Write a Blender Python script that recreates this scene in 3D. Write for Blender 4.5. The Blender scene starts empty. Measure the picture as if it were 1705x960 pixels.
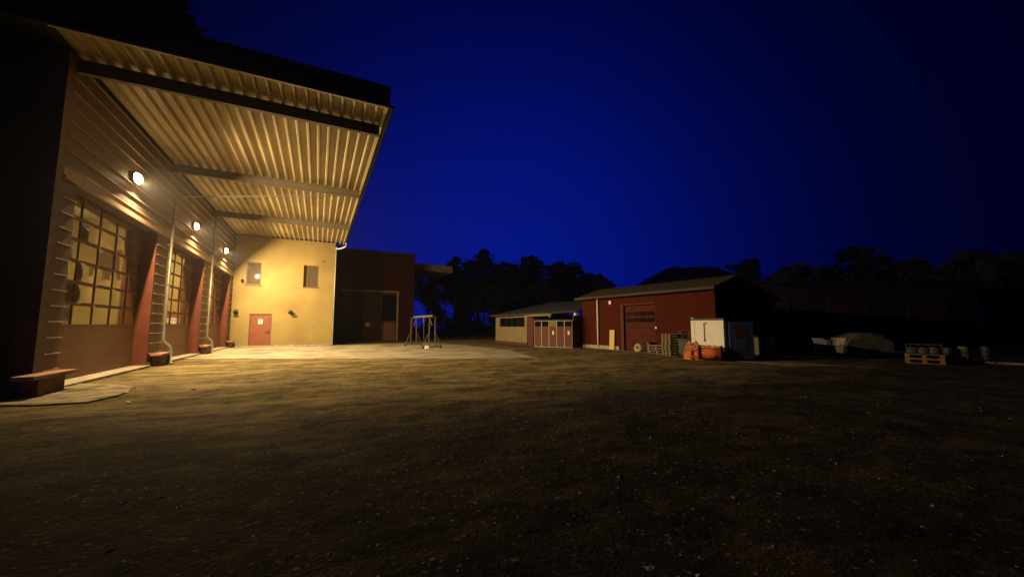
import bpy, bmesh, math, random
from mathutils import Vector, Matrix
R = math.radians
random.seed(7)
scene = bpy.context.scene
col = scene.collection

# ------------------------------------------------------------------ camera
cam_d = bpy.data.cameras.new('camera'); cam = bpy.data.objects.new('camera', cam_d); col.objects.link(cam)
cam_d.sensor_width = 36.0; cam_d.lens = 36.0 * 640 / 1705
cam_d.clip_start = 0.05; cam_d.clip_end = 3000
cam.location = (0, 0, 1.6)
cam.rotation_euler = (R(90 + 5.533), 0, -R(26.708))
scene.camera = cam

# ------------------------------------------------------------------ night sky, exposure
LAMP_W = 1850.0
LAMP_COL = (1.0, 0.70, 0.33)
world = bpy.data.worlds.new('World'); scene.world = world; world.use_nodes = True
wn, wl = world.node_tree.nodes, world.node_tree.links
wn.clear()
wout = wn.new('ShaderNodeOutputWorld'); bg = wn.new('ShaderNodeBackground')
sky = wn.new('ShaderNodeTexSky'); sky.sky_type = 'NISHITA'; sky.sun_disc = False
sky.sun_elevation = R(-3.0); sky.sun_rotation = R(18); sky.altitude = 300
sky.air_density = 1.0; sky.dust_density = 0.3; sky.ozone_density = 4.0
# late dusk: an even deep blue, a little brighter round the afterglow in the west
tint = wn.new('ShaderNodeVectorMath'); tint.operation = 'MULTIPLY'; tint.inputs[1].default_value = (0.002, 0.007, 0.10)
tc = wn.new('ShaderNodeTexCoord')
dot = wn.new('ShaderNodeVectorMath'); dot.operation = 'DOT_PRODUCT'
gd = Vector((0.42, 0.88, 0.10)).normalized(); dot.inputs[1].default_value = gd
mr = wn.new('ShaderNodeMapRange'); mr.interpolation_type = 'LINEAR'
mr.inputs['From Min'].default_value = 0.40; mr.inputs['From Max'].default_value = 1.0
mr.inputs['To Min'].default_value = 0.0; mr.inputs['To Max'].default_value = 1.0
glow = wn.new('ShaderNodeVectorMath'); glow.operation = 'SCALE'; glow.inputs[0].default_value = (0.006, 0.066, 2.1)
add = wn.new('ShaderNodeVectorMath'); add.operation = 'ADD'
wl.new(tc.outputs['Generated'], dot.inputs[0]); wl.new(dot.outputs['Value'], mr.inputs['Value'])
pw = wn.new('ShaderNodeMath'); pw.operation = 'POWER'; pw.inputs[1].default_value = 4.0
pa_ = wn.new('ShaderNodeMath'); pa_.operation = 'ADD'; pa_.inputs[1].default_value = 0.06
wl.new(mr.outputs['Result'], pw.inputs[0]); wl.new(pw.outputs[0], pa_.inputs[0]); wl.new(pa_.outputs[0], glow.inputs['Scale'])
wl.new(sky.outputs[0], tint.inputs[0]); wl.new(tint.outputs[0], add.inputs[0]); wl.new(glow.outputs[0], add.inputs[1])
wl.new(add.outputs[0], bg.inputs['Color']); bg.inputs['Strength'].default_value = 0.10
wl.new(bg.outputs[0], wout.inputs['Surface'])
vs = scene.view_settings
scene.display_settings.display_device = 'sRGB'
vs.view_transform = 'Standard'; vs.look = 'None'; vs.exposure = 0.0; vs.gamma = 1.0; vs.use_curve_mapping = False

# ------------------------------------------------------------------ materials
def mat(name, c1, c2=None, rough=0.7, scale=4.0, metal=0.0, bump=0.0, bscale=30.0, stretch=(1, 1, 1), spec=0.5, detail=6.0, c3=None, lo=0.35, hi=0.65, c3scale=0.6):
    m = bpy.data.materials.new(name); m.use_nodes = True
    n, l = m.node_tree.nodes, m.node_tree.links
    b = n['Principled BSDF']
    b.inputs['Roughness'].default_value = rough; b.inputs['Metallic'].default_value = metal
    b.inputs['Specular IOR Level'].default_value = spec
    tcn = n.new('ShaderNodeTexCoord'); mp = n.new('ShaderNodeMapping'); mp.inputs['Scale'].default_value = stretch
    l.new(tcn.outputs['Object'], mp.inputs['Vector'])
    ns = n.new('ShaderNodeTexNoise'); ns.inputs['Scale'].default_value = scale; ns.inputs['Detail'].default_value = detail
    ns.inputs['Roughness'].default_value = 0.62
    l.new(mp.outputs[0], ns.inputs['Vector'])
    c2 = c2 or tuple(x * 0.7 for x in c1)
    rp = n.new('ShaderNodeMapRange'); rp.inputs['From Min'].default_value = lo; rp.inputs['From Max'].default_value = hi
    l.new(ns.outputs['Fac'], rp.inputs['Value'])
    mx = n.new('ShaderNodeMix'); mx.data_type = 'RGBA'
    mx.inputs[6].default_value = (*c1, 1); mx.inputs[7].default_value = (*c2, 1)
    l.new(rp.outputs[0], mx.inputs[0])
    out = mx.outputs[2]
    if c3:
        n3 = n.new('ShaderNodeTexNoise'); n3.inputs['Scale'].default_value = c3scale; n3.inputs['Detail'].default_value = 8
        l.new(mp.outputs[0], n3.inputs['Vector'])
        r3 = n.new('ShaderNodeMapRange'); r3.inputs['From Min'].default_value = 0.48; r3.inputs['From Max'].default_value = 0.66
        l.new(n3.outputs['Fac'], r3.inputs['Value'])
        m3 = n.new('ShaderNodeMix'); m3.data_type = 'RGBA'; m3.inputs[7].default_value = (*c3, 1)
        l.new(out, m3.inputs[6]); l.new(r3.outputs[0], m3.inputs[0]); out = m3.outputs[2]
    l.new(out, b.inputs['Base Color'])
    if bump:
        nb = n.new('ShaderNodeTexNoise'); nb.inputs['Scale'].default_value = bscale; nb.inputs['Detail'].default_value = 8
        l.new(mp.outputs[0], nb.inputs['Vector'])
        bp = n.new('ShaderNodeBump'); bp.inputs['Strength'].default_value = bump; bp.inputs['Distance'].default_value = 0.02
        l.new(nb.outputs['Fac'], bp.inputs['Height']); l.new(bp.outputs[0], b.inputs['Normal'])
    return m

def ground_mat():
    m = bpy.data.materials.new('gravel_yard'); m.use_nodes = True
    n, l = m.node_tree.nodes, m.node_tree.links
    b = n['Principled BSDF']; b.inputs['Roughness'].default_value = 0.95; b.inputs['Specular IOR Level'].default_value = 0.08
    tcn = n.new('ShaderNodeTexCoord')
    def noise(scale, detail=8, rough=0.65, st=(1, 1, 1), dist=0.0):
        mp = n.new('ShaderNodeMapping'); mp.inputs['Scale'].default_value = st
        mp.inputs['Rotation'].default_value = (0, 0, R(24))
        l.new(tcn.outputs['Object'], mp.inputs[0])
        t = n.new('ShaderNodeTexNoise'); t.inputs['Scale'].default_value = scale; t.inputs['Detail'].default_value = detail
        t.inputs['Roughness'].default_value = rough; t.inputs['Distortion'].default_value = dist
        l.new(mp.outputs[0], t.inputs['Vector']); return t.outputs['Fac']
    def rng(v, a, c, lo=0, hi=1):
        r = n.new('ShaderNodeMapRange'); r.inputs['From Min'].default_value = a; r.inputs['From Max'].default_value = c
        r.inputs['To Min'].default_value = lo; r.inputs['To Max'].default_value = hi
        l.new(v, r.inputs['Value']); return r.outputs[0]
    def mix(f, a, c):
        x = n.new('ShaderNodeMix'); x.data_type = 'RGBA'
        for k, v in ((0, f), (6, a), (7, c)):
            if isinstance(v, tuple): x.inputs[k].default_value = (*v, 1)
            else: l.new(v, x.inputs[k])
        return x.outputs[2]
    big = noise(0.28, 6, 0.6, (1, 2.6, 1), 0.6)
    mid = noise(1.6, 10, 0.7, (1, 1.7, 1), 0.4)
    fine = noise(26, 6, 0.75)
    c = mix(rng(mid, 0.40, 0.62), (0.070, 0.056, 0.021), (0.34, 0.25, 0.098))
    c = mix(rng(big, 0.47, 0.62, 0, 0.8), c, (0.40, 0.305, 0.15))
    c = mix(rng(noise(0.7, 8, 0.7, (1, 1.5, 1)), 0.50, 0.62, 0, 0.85), c, (0.065, 0.056, 0.021))
    c = mix(rng(fine, 0.35, 0.66, 0.0, 0.65), c, (0.05, 0.042, 0.026))
    c = mix(rng(noise(1.0, 7, 0.7, (0.16, 2.6, 1), 0.5), 0.52, 0.64, 0, 0.55), c, (0.05, 0.042, 0.02))
    # driven, sandy hardstanding by the doors; darker grit towards the camera paints in the lamps' falloff
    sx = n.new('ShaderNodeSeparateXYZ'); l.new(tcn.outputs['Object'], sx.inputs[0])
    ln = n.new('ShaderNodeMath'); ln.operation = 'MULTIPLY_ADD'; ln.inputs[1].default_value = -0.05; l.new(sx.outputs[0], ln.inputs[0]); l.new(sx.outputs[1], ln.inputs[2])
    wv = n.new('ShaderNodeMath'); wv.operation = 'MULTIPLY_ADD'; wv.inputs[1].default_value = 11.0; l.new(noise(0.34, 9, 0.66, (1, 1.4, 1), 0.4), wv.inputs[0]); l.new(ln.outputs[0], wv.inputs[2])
    lamp_falloff = rng(wv.outputs[0], 11.6, 15.2)
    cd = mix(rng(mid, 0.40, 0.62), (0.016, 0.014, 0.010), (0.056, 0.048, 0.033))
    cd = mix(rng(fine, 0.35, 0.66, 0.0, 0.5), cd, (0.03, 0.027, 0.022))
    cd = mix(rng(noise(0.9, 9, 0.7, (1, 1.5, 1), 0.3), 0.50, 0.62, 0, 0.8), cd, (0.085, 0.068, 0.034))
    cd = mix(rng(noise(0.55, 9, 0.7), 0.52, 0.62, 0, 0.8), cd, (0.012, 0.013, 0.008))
    c = mix(lamp_falloff, cd, c)
    vo = n.new('ShaderNodeTexVoronoi'); vo.inputs['Scale'].default_value = 34; l.new(tcn.outputs['Object'], vo.inputs['Vector'])
    vc = n.new('ShaderNodeSeparateColor'); l.new(vo.outputs['Color'], vc.inputs[0])
    c = mix(rng(vc.outputs[0], 0.955, 0.995, 0, 0.6), c, (0.26, 0.235, 0.18))
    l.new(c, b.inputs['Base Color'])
    h = n.new('ShaderNodeMath'); h.operation = 'MULTIPLY_ADD'; h.inputs[1].default_value = 0.20
    l.new(vo.outputs['Distance'], h.inputs[0])
    h2 = n.new('ShaderNodeMath'); h2.operation = 'MULTIPLY_ADD'; h2.inputs[1].default_value = 1.1
    h3 = n.new('ShaderNodeMath'); h3.operation = 'MULTIPLY_ADD'; h3.inputs[1].default_value = 1.5
    l.new(noise(1.1, 6, 0.6, (1, 1.5, 1)), h3.inputs[0]); l.new(rng(fine, 0, 1, 0, 0.35), h3.inputs[2])
    h4 = n.new('ShaderNodeMath'); h4.operation = 'MULTIPLY_ADD'; h4.inputs[1].default_value = 0.75
    l.new(noise(13, 5, 0.65), h4.inputs[0]); l.new(h3.outputs[0], h4.inputs[2]); h3 = h4
    l.new(noise(5, 10, 0.7), h2.inputs[0]); l.new(h3.outputs[0], h2.inputs[2]); l.new(h2.outputs[0], h.inputs[2])
    bp = n.new('ShaderNodeBump'); bp.inputs['Strength'].default_value = 0.9; bp.inputs['Distance'].default_value = 0.075
    l.new(h.outputs[0], bp.inputs['Height']); l.new(bp.outputs[0], b.inputs['Normal'])
    return m

def glass_mat(name, c, ior=1.9, rough=0.06, bump=0.0):
    m = bpy.data.materials.new(name); m.use_nodes = True
    n, l = m.node_tree.nodes, m.node_tree.links
    b = n['Principled BSDF']
    b.inputs['Base Color'].default_value = (*c, 1); b.inputs['Roughness'].default_value = rough; b.inputs['IOR'].default_value = ior
    if bump:
        tcn = n.new('ShaderNodeTexCoord'); t = n.new('ShaderNodeTexNoise'); t.inputs['Scale'].default_value = 3.0; t.inputs['Detail'].default_value = 1
        l.new(tcn.outputs['Object'], t.inputs['Vector'])
        bp = n.new('ShaderNodeBump'); bp.inputs['Strength'].default_value = bump; bp.inputs['Distance'].default_value = 0.03
        l.new(t.outputs['Fac'], bp.inputs['Height']); l.new(bp.outputs[0], b.inputs['Normal'])
    return m

M = {}
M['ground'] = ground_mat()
M['concrete'] = mat('concrete', (0.33, 0.285, 0.20), (0.20, 0.172, 0.12), 0.9, 1.3, bump=0.35, bscale=14, c3=(0.12, 0.10, 0.068), c3scale=0.45)
M['sill'] = mat('sill_concrete', (0.42, 0.38, 0.31), (0.27, 0.24, 0.19), 0.85, 3, bump=0.3, bscale=25)
M['slab'] = mat('worn_slab', (0.30, 0.225, 0.10), (0.10, 0.08, 0.04), 0.9, 2.6, bump=0.8, bscale=9, c3=(0.05, 0.042, 0.022), c3scale=1.3)
M['path'] = mat('trodden_gravel', (0.26, 0.21, 0.12), (0.11, 0.095, 0.05), 0.9, 3, bump=0.8, bscale=9)
M['clad'] = mat('brown_cladding', (0.125, 0.070, 0.048), (0.085, 0.048, 0.034), 0.55, 2.0, stretch=(1, 0.3, 1), bump=0.06, bscale=4)
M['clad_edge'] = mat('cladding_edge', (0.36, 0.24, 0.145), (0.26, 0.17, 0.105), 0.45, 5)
M['doorbrown'] = mat('brown_door_steel', (0.155, 0.075, 0.035), (0.125, 0.058, 0.028), 0.6, 1.2, bump=0.05, bscale=3)
M['doorframe'] = mat('brown_door_frame', (0.15, 0.072, 0.034), (0.12, 0.056, 0.028), 0.6, 2)
M['reveal'] = mat('red_reveal', (0.165, 0.040, 0.018), (0.12, 0.030, 0.014), 0.6, 1.5)
M['yellow'] = mat('yellow_render', (0.285, 0.218, 0.078), (0.25, 0.188, 0.066), 0.9, 1.1, bump=0.18, bscale=45, c3=(0.215, 0.158, 0.056), c3scale=0.35)
M['reddoor'] = mat('red_brown_door', (0.22, 0.066, 0.035), (0.18, 0.052, 0.03), 0.55, 2)
M['winframe'] = mat('dark_window_frame', (0.15, 0.062, 0.035), (0.115, 0.047, 0.026), 0.5, 3)
M['sheet'] = mat('galvanised_sheet', (0.46, 0.385, 0.24), (0.33, 0.265, 0.155), 0.45, 1.6, metal=0.0, stretch=(2, 0.25, 1), c3=(0.27, 0.21, 0.12), c3scale=0.7)
M['beam'] = mat('painted_beam', (0.17, 0.135, 0.095), (0.12, 0.095, 0.07), 0.6, 3)
M['fascia'] = mat('dark_fascia', (0.024, 0.022, 0.023), (0.016, 0.015, 0.016), 0.6, 3)
M['trim'] = mat('pale_trim', (0.52, 0.44, 0.32), (0.42, 0.35, 0.25), 0.5, 3)
M['pipe'] = mat('zinc_pipe', (0.36, 0.34, 0.29), (0.25, 0.235, 0.20), 0.4, 3, metal=0.35, stretch=(1, 1, 0.3))
M['plinth'] = mat('brown_plinth', (0.21, 0.125, 0.08), (0.13, 0.08, 0.052), 0.85, 3, bump=0.4, bscale=14)
M['slabtop'] = mat('stone_slab', (0.40, 0.21, 0.11), (0.30, 0.15, 0.08), 0.75, 4, bump=0.2, bscale=20)
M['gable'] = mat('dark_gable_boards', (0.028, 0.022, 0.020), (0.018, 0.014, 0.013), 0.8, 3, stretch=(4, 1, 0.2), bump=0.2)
M['black'] = mat('black_metal', (0.02, 0.018, 0.016), (0.012, 0.011, 0.01), 0.5, 4)
M['paper'] = mat('white_paper', (0.80, 0.78, 0.70), (0.72, 0.70, 0.62), 0.9, 5)
M['ink'] = mat('grey_ink', (0.16, 0.17, 0.18), (0.12, 0.12, 0.13), 0.9, 5)
M['brick'] = mat('dark_red_brick', (0.050, 0.014, 0.010), (0.026, 0.008, 0.006), 0.95, 5, spec=0.1, stretch=(0.5, 0.5, 3), bump=0.3, bscale=12)
M['shutter'] = mat('dark_shutter', (0.034, 0.014, 0.010), (0.022, 0.010, 0.008), 0.7, 3)
M['orangepanel'] = mat('rust_orange_panel', (0.16, 0.05, 0.02), (0.12, 0.04, 0.018), 0.7, 4)
M['yellowsign'] = mat('yellow_sign', (0.60, 0.42, 0.08), (0.52, 0.36, 0.07), 0.7, 4)
M['oldwood'] = mat('pale_frame', (0.34, 0.25, 0.13), (0.24, 0.17, 0.09), 0.8, 6, bump=0.1)
M['gantry'] = mat('gantry_steel', (0.13, 0.105, 0.06), (0.08, 0.065, 0.038), 0.55, 6)
M['barnred'] = mat('barn_red_boards', (0.090, 0.018, 0.009), (0.050, 0.011, 0.006), 0.95, 7, spec=0.1, stretch=(3, 3, 0.2), bump=0.2, bscale=10, c3=(0.062, 0.015, 0.008))
M['barndoor'] = mat('barn_door_red', (0.085, 0.015, 0.008), (0.064, 0.011, 0.006), 0.95, 2.5, stretch=(1, 1, 1))
M['barnroof'] = mat('old_roof_sheet', (0.085, 0.07, 0.045), (0.05, 0.042, 0.03), 1.0, 2.5, spec=0.05, bump=0.3, bscale=8)
M['shedroof'] = mat('grey_roof_sheet', (0.065, 0.065, 0.06), (0.045, 0.045, 0.042), 1.0, 2, spec=0.05)
M['cream'] = mat('cream_render', (0.22, 0.175, 0.088), (0.165, 0.13, 0.068), 0.9, 3, bump=0.15)
M['white'] = mat('white_paint', (0.80, 0.79, 0.74), (0.72, 0.71, 0.66), 0.6, 3)
M['greywhite'] = mat('weathered_white', (0.36, 0.35, 0.29), (0.25, 0.24, 0.20), 0.7, 4)
M['darkglass'] = glass_mat('dark_glass', (0.005, 0.006, 0.008), 1.25, 0.12)
M['doorglass'] = glass_mat('reflective_door_glass', (0.14, 0.108, 0.033), 2.9, 0.055)
M['winglass'] = glass_mat('wall_window_glass', (0.085, 0.065, 0.045), 1.45, 0.05, 0.03)
M['darkred'] = mat('dark_red_wall', (0.10, 0.028, 0.02), (0.075, 0.02, 0.015), 0.85, 5)
M['gatepanel'] = mat('gate_red_brown', (0.13, 0.045, 0.025), (0.10, 0.035, 0.02), 0.8, 5)
M['ybright'] = mat('yellow_board', (0.72, 0.55, 0.18), (0.62, 0.46, 0.14), 0.8, 4)
M['pallet'] = mat('weathered_pallet_wood', (0.24, 0.18, 0.105), (0.14, 0.105, 0.065), 0.9, 7, bump=0.2)
M['palletnew'] = mat('fresh_pallet_wood', (0.25, 0.155, 0.055), (0.18, 0.11, 0.04), 0.85, 7, bump=0.2)
M['darkwood'] = mat('dark_wood', (0.07, 0.055, 0.04), (0.045, 0.036, 0.028), 0.9, 7)
M['green'] = mat('dark_green_plastic', (0.014, 0.034, 0.020), (0.011, 0.026, 0.016), 0.6, 4)
M['orange'] = mat('orange_paint', (0.80, 0.20, 0.045), (0.62, 0.13, 0.03), 0.55, 6, c3=(0.25, 0.07, 0.03), c3scale=3)
M['blue'] = mat('dark_blue_steel', (0.018, 0.035, 0.13), (0.014, 0.027, 0.10), 0.6, 3)
M['bluep'] = mat('blue_grey_panel', (0.03, 0.037, 0.058), (0.02, 0.026, 0.042), 0.6, 3)
M['beige'] = mat('beige_plastic', (0.40, 0.36, 0.17), (0.26, 0.24, 0.10), 0.8, 4)
M['tarp'] = mat('grey_tarpaulin', (0.115, 0.11, 0.088), (0.075, 0.072, 0.058), 0.7, 2, bump=0.5, bscale=6)
M['hose'] = mat('pale_hose', (0.62, 0.60, 0.36), (0.50, 0.48, 0.28), 0.7, 5)
M['rubber'] = mat('tyre_rubber', (0.02, 0.02, 0.02), (0.014, 0.014, 0.014), 0.9, 8)
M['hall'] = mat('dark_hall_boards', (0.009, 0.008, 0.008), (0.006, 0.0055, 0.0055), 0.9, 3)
M['leaf'] = mat('dark_foliage', (0.022, 0.032, 0.016), (0.012, 0.018, 0.010), 0.9, 1.5)
M['bark'] = mat('bark', (0.05, 0.04, 0.03), (0.03, 0.025, 0.02), 0.95, 6, bump=0.4)
M['hill'] = mat('dark_hillside', (0.014, 0.020, 0.012), (0.009, 0.013, 0.008), 0.95, 0.6, bump=0.6, bscale=1.5)
M['stone'] = mat('pebble_stone', (0.40, 0.37, 0.29), (0.07, 0.065, 0.05), 0.85, 25)
def lamp_mat():
    m = bpy.data.materials.new('lit_lamp_lens'); m.use_nodes = True
    b = m.node_tree.nodes['Principled BSDF']
    b.inputs['Base Color'].default_value = (0.8, 0.7, 0.5, 1)
    b.inputs['Emission Color'].default_value = (*LAMP_COL, 1); b.inputs['Emission Strength'].default_value = 32
    return m
M['lens'] = lamp_mat()

# ------------------------------------------------------------------ mesh helpers
class MB:
    def __init__(s): s.v = []; s.f = []; s.sm = False
    def raw(s, vs, fs):
        o = len(s.v); s.v += [tuple(v) for v in vs]; s.f += [tuple(i + o for i in f) for f in fs]; return s
    def box(s, x0, x1, y0, y1, z0, z1, rz=0, c=None):
        vs = [Vector((x, y, z)) for z in (z0, z1) for x, y in ((x0, y0), (x1, y0), (x1, y1), (x0, y1))]
        if rz:
            c = Vector(c or ((x0 + x1) / 2, (y0 + y1) / 2, 0)); m = Matrix.Rotation(rz, 3, 'Z')
            vs = [m @ (v - c) + c for v in vs]
        return s.raw(vs, [(3, 2, 1, 0), (4, 5, 6, 7), (0, 1, 5, 4), (1, 2, 6, 5), (2, 3, 7, 6), (3, 0, 4, 7)])
    def bar(s, a, b, w=0.05, h=None, upv=(0, 0, 1)):
        a, b = Vector(a), Vector(b); h = h or w; d = (b - a).normalized(); u = Vector(upv)
        if abs(d.dot(u)) > 0.97: u = Vector((1, 0, 0))
        r = d.cross(u).normalized(); u = r.cross(d)
        vs = [p + r * sx * w / 2 + u * sz * h / 2 for p in (a, b) for sx, sz in ((-1, -1), (1, -1), (1, 1), (-1, 1))]
        return s.raw(vs, [(0, 1, 2, 3), (7, 6, 5, 4), (0, 4, 5, 1), (1, 5, 6, 2), (2, 6, 7, 3), (3, 7, 4, 0)])
    def tube(s, pts, r=0.05, n=12):
        pts = [Vector(p) for p in pts]; k = len(pts); rings = []
        for i, p in enumerate(pts):
            d = (pts[min(i + 1, k - 1)] - pts[max(i - 1, 0)]).normalized()
            u = Vector((0, 0, 1)) if abs(d.z) < 0.9 else Vector((1, 0, 0.02))
            a = d.cross(u).normalized(); b = a.cross(d); rr = r[i] if isinstance(r, (list, tuple)) else r
            rings.append([p + (a * math.cos(t) + b * math.sin(t)) * rr for t in [2 * math.pi * j / n for j in range(n)]])
        fs = []
        for i in range(k - 1):
            for j in range(n):
                fs.append((i * n + j, i * n + (j + 1) % n, (i + 1) * n + (j + 1) % n, (i + 1) * n + j))
        fs += [tuple(range(n))[::-1], tuple((k - 1) * n + j for j in range(n))]
        return s.raw([v for ring in rings for v in ring], fs)
    def prism(s, poly, axis, a, b):           # poly of 2D points extruded along axis from a to b
        def p3(p, t):
            return {'x': (t, p[0], p[1]), 'y': (p[0], t, p[1]), 'z': (p[0], p[1], t)}[axis]
        n = len(poly)
        return s.raw([p3(p, a) for p in poly] + [p3(p, b) for p in poly],
                     [tuple(range(n)), tuple(range(2 * n - 1, n - 1, -1))] + [(i, i + n, (i + 1) % n + n, (i + 1) % n) for i in range(n)])
    def build(s, name, m, parent=None, smooth=False, bevel=0.0, mtx=None):
        me = bpy.data.meshes.new(name); vs = s.v
        if mtx is not None: vs = [tuple(mtx @ Vector(v)) for v in vs]
        me.from_pydata(vs, [], s.f); bm = bmesh.new(); bm.from_mesh(me)
        bmesh.ops.recalc_face_normals(bm, faces=bm.faces); bm.to_mesh(me); bm.free()
        me.materials.append(m)
        if smooth: me.polygons.foreach_set('use_smooth', [True] * len(me.polygons))
        o = bpy.data.objects.new(name, me); col.objects.link(o)
        if parent is not None:
            o.parent = parent
            o.matrix_parent_inverse = Matrix.Identity(4)
        if bevel:
            bv = o.modifiers.new('bevel', 'BEVEL'); bv.width = bevel; bv.segments = 2; bv.limit_method = 'ANGLE'
        return o

def tag(o, label=None, cat=None, group=None, kind=None):
    if label: o['label'] = label
    if cat: o['category'] = cat
    if group: o['group'] = group
    if kind: o['kind'] = kind
    return o
def thing(name, label, cat, loc=(0, 0, 0), rz=0, group=None):
    o = bpy.data.objects.new(name, None); col.objects.link(o)
    o.location = loc; o.rotation_euler = (0, 0, rz); o.empty_display_size = 0.2
    return tag(o, label, cat, group)
def copy_tree(o, parent=None):
    c = o.copy(); col.objects.link(c); c.parent = parent
    for ch in [x for x in col.objects if x.parent == o]: copy_tree(ch, c)
    return c
def box(name, m, parent, *a, bevel=0.0): return MB().box(*a).build(name, m, parent, bevel=bevel)

# ------------------------------------------------------------------ ground, apron, path, hill
def spaced(lo, hi, a, b, step):
    v = [lo, lo * 0.6 + a * 0.4, a - 12, a - 4]; x = a
    while x < b: v.append(x); x += step
    return v + [b, b + 4, b + 12, b * 0.4 + hi * 0.6, hi]
gx, gy = spaced(-420, 420, -9, 26, 0.35), spaced(-60, 420, -1, 30, 0.35)
from mathutils import noise as mnoise
def gz(x, y):
    w = max(0, min(1, (x + 4.8) / 2)) * max(0, min(1, (15 - x) / 3)) * max(0, min(1, (27 - y) / 8))
    apr = max(0, min(1, (24.2 - 0.5 * (x + 4) - y) / 3))
    return w * apr * (0.03 * mnoise.noise(Vector((x * 0.55, y * 0.8, 3))) + 0.02 * mnoise.noise(Vector((x * 1.7, y * 2.2, 9))))
g = MB(); nx = len(gx)
g.raw([(x, y, gz(x, y)) for y in gy for x in gx],
      [(j * nx + i, j * nx + i + 1, (j + 1) * nx + i + 1, (j + 1) * nx + i) for j in range(len(gy) - 1) for i in range(nx - 1)])
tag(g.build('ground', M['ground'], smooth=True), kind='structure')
rnd = random.Random(8); apoly = [(-5.86, 24.1)]
for (p, q) in (((-5.86, 24.1), (-3.2, 22.75)), ((-3.2, 22.75), (9.7, 16.35)), ((9.7, 16.35), (11.3, 22.7)), ((11.3, 22.7), (11.0, 29.3)), ((11.0, 29.3), (10.2, 35.19))):
    d_ = math.dist(p, q); k_ = int(d_ / 0.22)
    for i in range(1, k_ + 1):
        f_ = i / k_; j_ = 0 if q[1] > 35 and i == k_ else 0.22 * mnoise.noise(Vector((p[0] + f_ * 9, p[1] + f_ * d_ * 0.9, 2))) + rnd.uniform(-0.04, 0.04)
        apoly.append((p[0] + (q[0] - p[0]) * f_ + j_ * (q[1] - p[1]) / d_, p[1] + (q[1] - p[1]) * f_ - j_ * (q[0] - p[0]) / d_))
apoly.append((-5.86, 35.19))
ap = MB().prism(apoly, 'z', -0.1, 0.014)
tag(ap.build('concrete_apron', M['concrete']), kind='structure')
pa = MB().prism([(17.4, 19.6), (17.95, 19.6), (18.0, 10.0), (19.5, 7.5), (17.0, 9.0)], 'z', -0.1, 0.012)
tag(pa.build('path', M['path']), kind='structure')
hl = MB(); hn = 28
for j in range(9):
    for i in range(hn + 1):
        u, v = i / hn, j / 8
        x = 60 + 36 * u + 16 * v; y = 84 - 58 * u + 22 * v
        h = (7.6 * math.exp(-((u - 0.36) / 0.24) ** 2) + 6.0 * math.exp(-((u - 0.62) / 0.22) ** 2)) * math.sin(math.pi * min(1, v * 0.9 + 0.02)) * 1.75
        hl.v.append((x, y, max(-0.3, h + 0.9 * mnoise.noise(Vector((x * 0.2, y * 0.2, 0))) - 0.3)))
hl.f = [(j * (hn + 1) + i, j * (hn + 1) + i + 1, (j + 1) * (hn + 1) + i + 1, (j + 1) * (hn + 1) + i) for j in range(8) for i in range(hn)]
tag(hl.build('hill', M['hill'], smooth=True), kind='structure')
# pebbles and grit lying on the yard, far too many to count
pb = MB(); rnd = random.Random(3)
base = [(0, 0, 1), (1, 0, 0), (0, 1, 0), (-1, 0, 0), (0, -1, 0), (0, 0, -1)]
for k in range(2000):
    d = 1.6 + 15 * rnd.random() ** 1.6; a = R(rnd.uniform(-52, 86)); x, y = d * math.sin(a), d * math.cos(a)
    if x < -4.6: continue
    s = rnd.choice((0.005, 0.006, 0.007, 0.009, 0.012, 0.02)) * rnd.uniform(0.7, 1.35); rz = rnd.random() * 6.3
    cx, sx = math.cos(rz), math.sin(rz); q = [rnd.uniform(0.7, 1.3) for _ in range(6)]
    pb.raw([(x + s * q[i] * (p[0] * cx * 1.3 - p[1] * sx), y + s * q[i] * (p[0] * sx * 1.3 + p[1] * cx), gz(x, y) + s * 0.1 + s * 0.42 * p[2]) for i, p in enumerate(base)],
           [(0, 1, 2), (0, 2, 3), (0, 3, 4), (0, 4, 1), (5, 2, 1), (5, 3, 2), (5, 4, 3), (5, 1, 4)])
tag(pb.build('pebbles', M['stone']), 'small loose pebbles and grit strewn over the dark gravel yard', 'pebbles', kind='stuff')
# worn slab in front of the first plinth
sl = MB().prism([(-5.87, 11.75), (-5.0, 11.3), (-4.2, 11.25), (-3.98, 12.0), (-4.05, 12.7), (-4.15, 13.5), (-5.0, 14.4), (-5.74, 14.9), (-5.74, 13.0)], 'z', -0.05, 0.035)
tag(sl.build('paving_slab', M['slab'], bevel=0.012), 'thin worn slab with a raised dark edge lying before the nearest plinth', 'slab')
# bits of paper and stone catching the light
for (x, y, s, lb) in ((-4.02, 12.55, 0.05, 'small white scrap on the ground beside the dark edge of the slab'),
                      (-3.45, 10.9, 0.05, 'small white scrap on the gravel nearest the camera before the slab'),
                      (-2.75, 12.55, 0.06, 'small flat white scrap lying on gravel to the right of the slab')):
    t = MB().prism([(-s, -s * 0.6), (s * 0.9, -s * 0.5), (s * 1.1, s * 0.4), (-s * 0.5, s * 0.7)], 'z', 0.0, 0.018)
    o = t.build('litter_scrap', M['paper']); o.location = (x, y, gz(x, y) + 0.012); o.rotation_euler = (0.12, -0.1, x * 3)
    tag(o, lb, 'litter')
o = MB().bar((0, 0, 0.02), (0.9, 0.62, 0.02), 0.09, 0.03).build('wood_batten', M['oldwood']); o.location = (-4.75, 20.6, 0.0)
tag(o, 'pale wooden batten lying on the ground near the zinc downpipe', 'batten')

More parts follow.
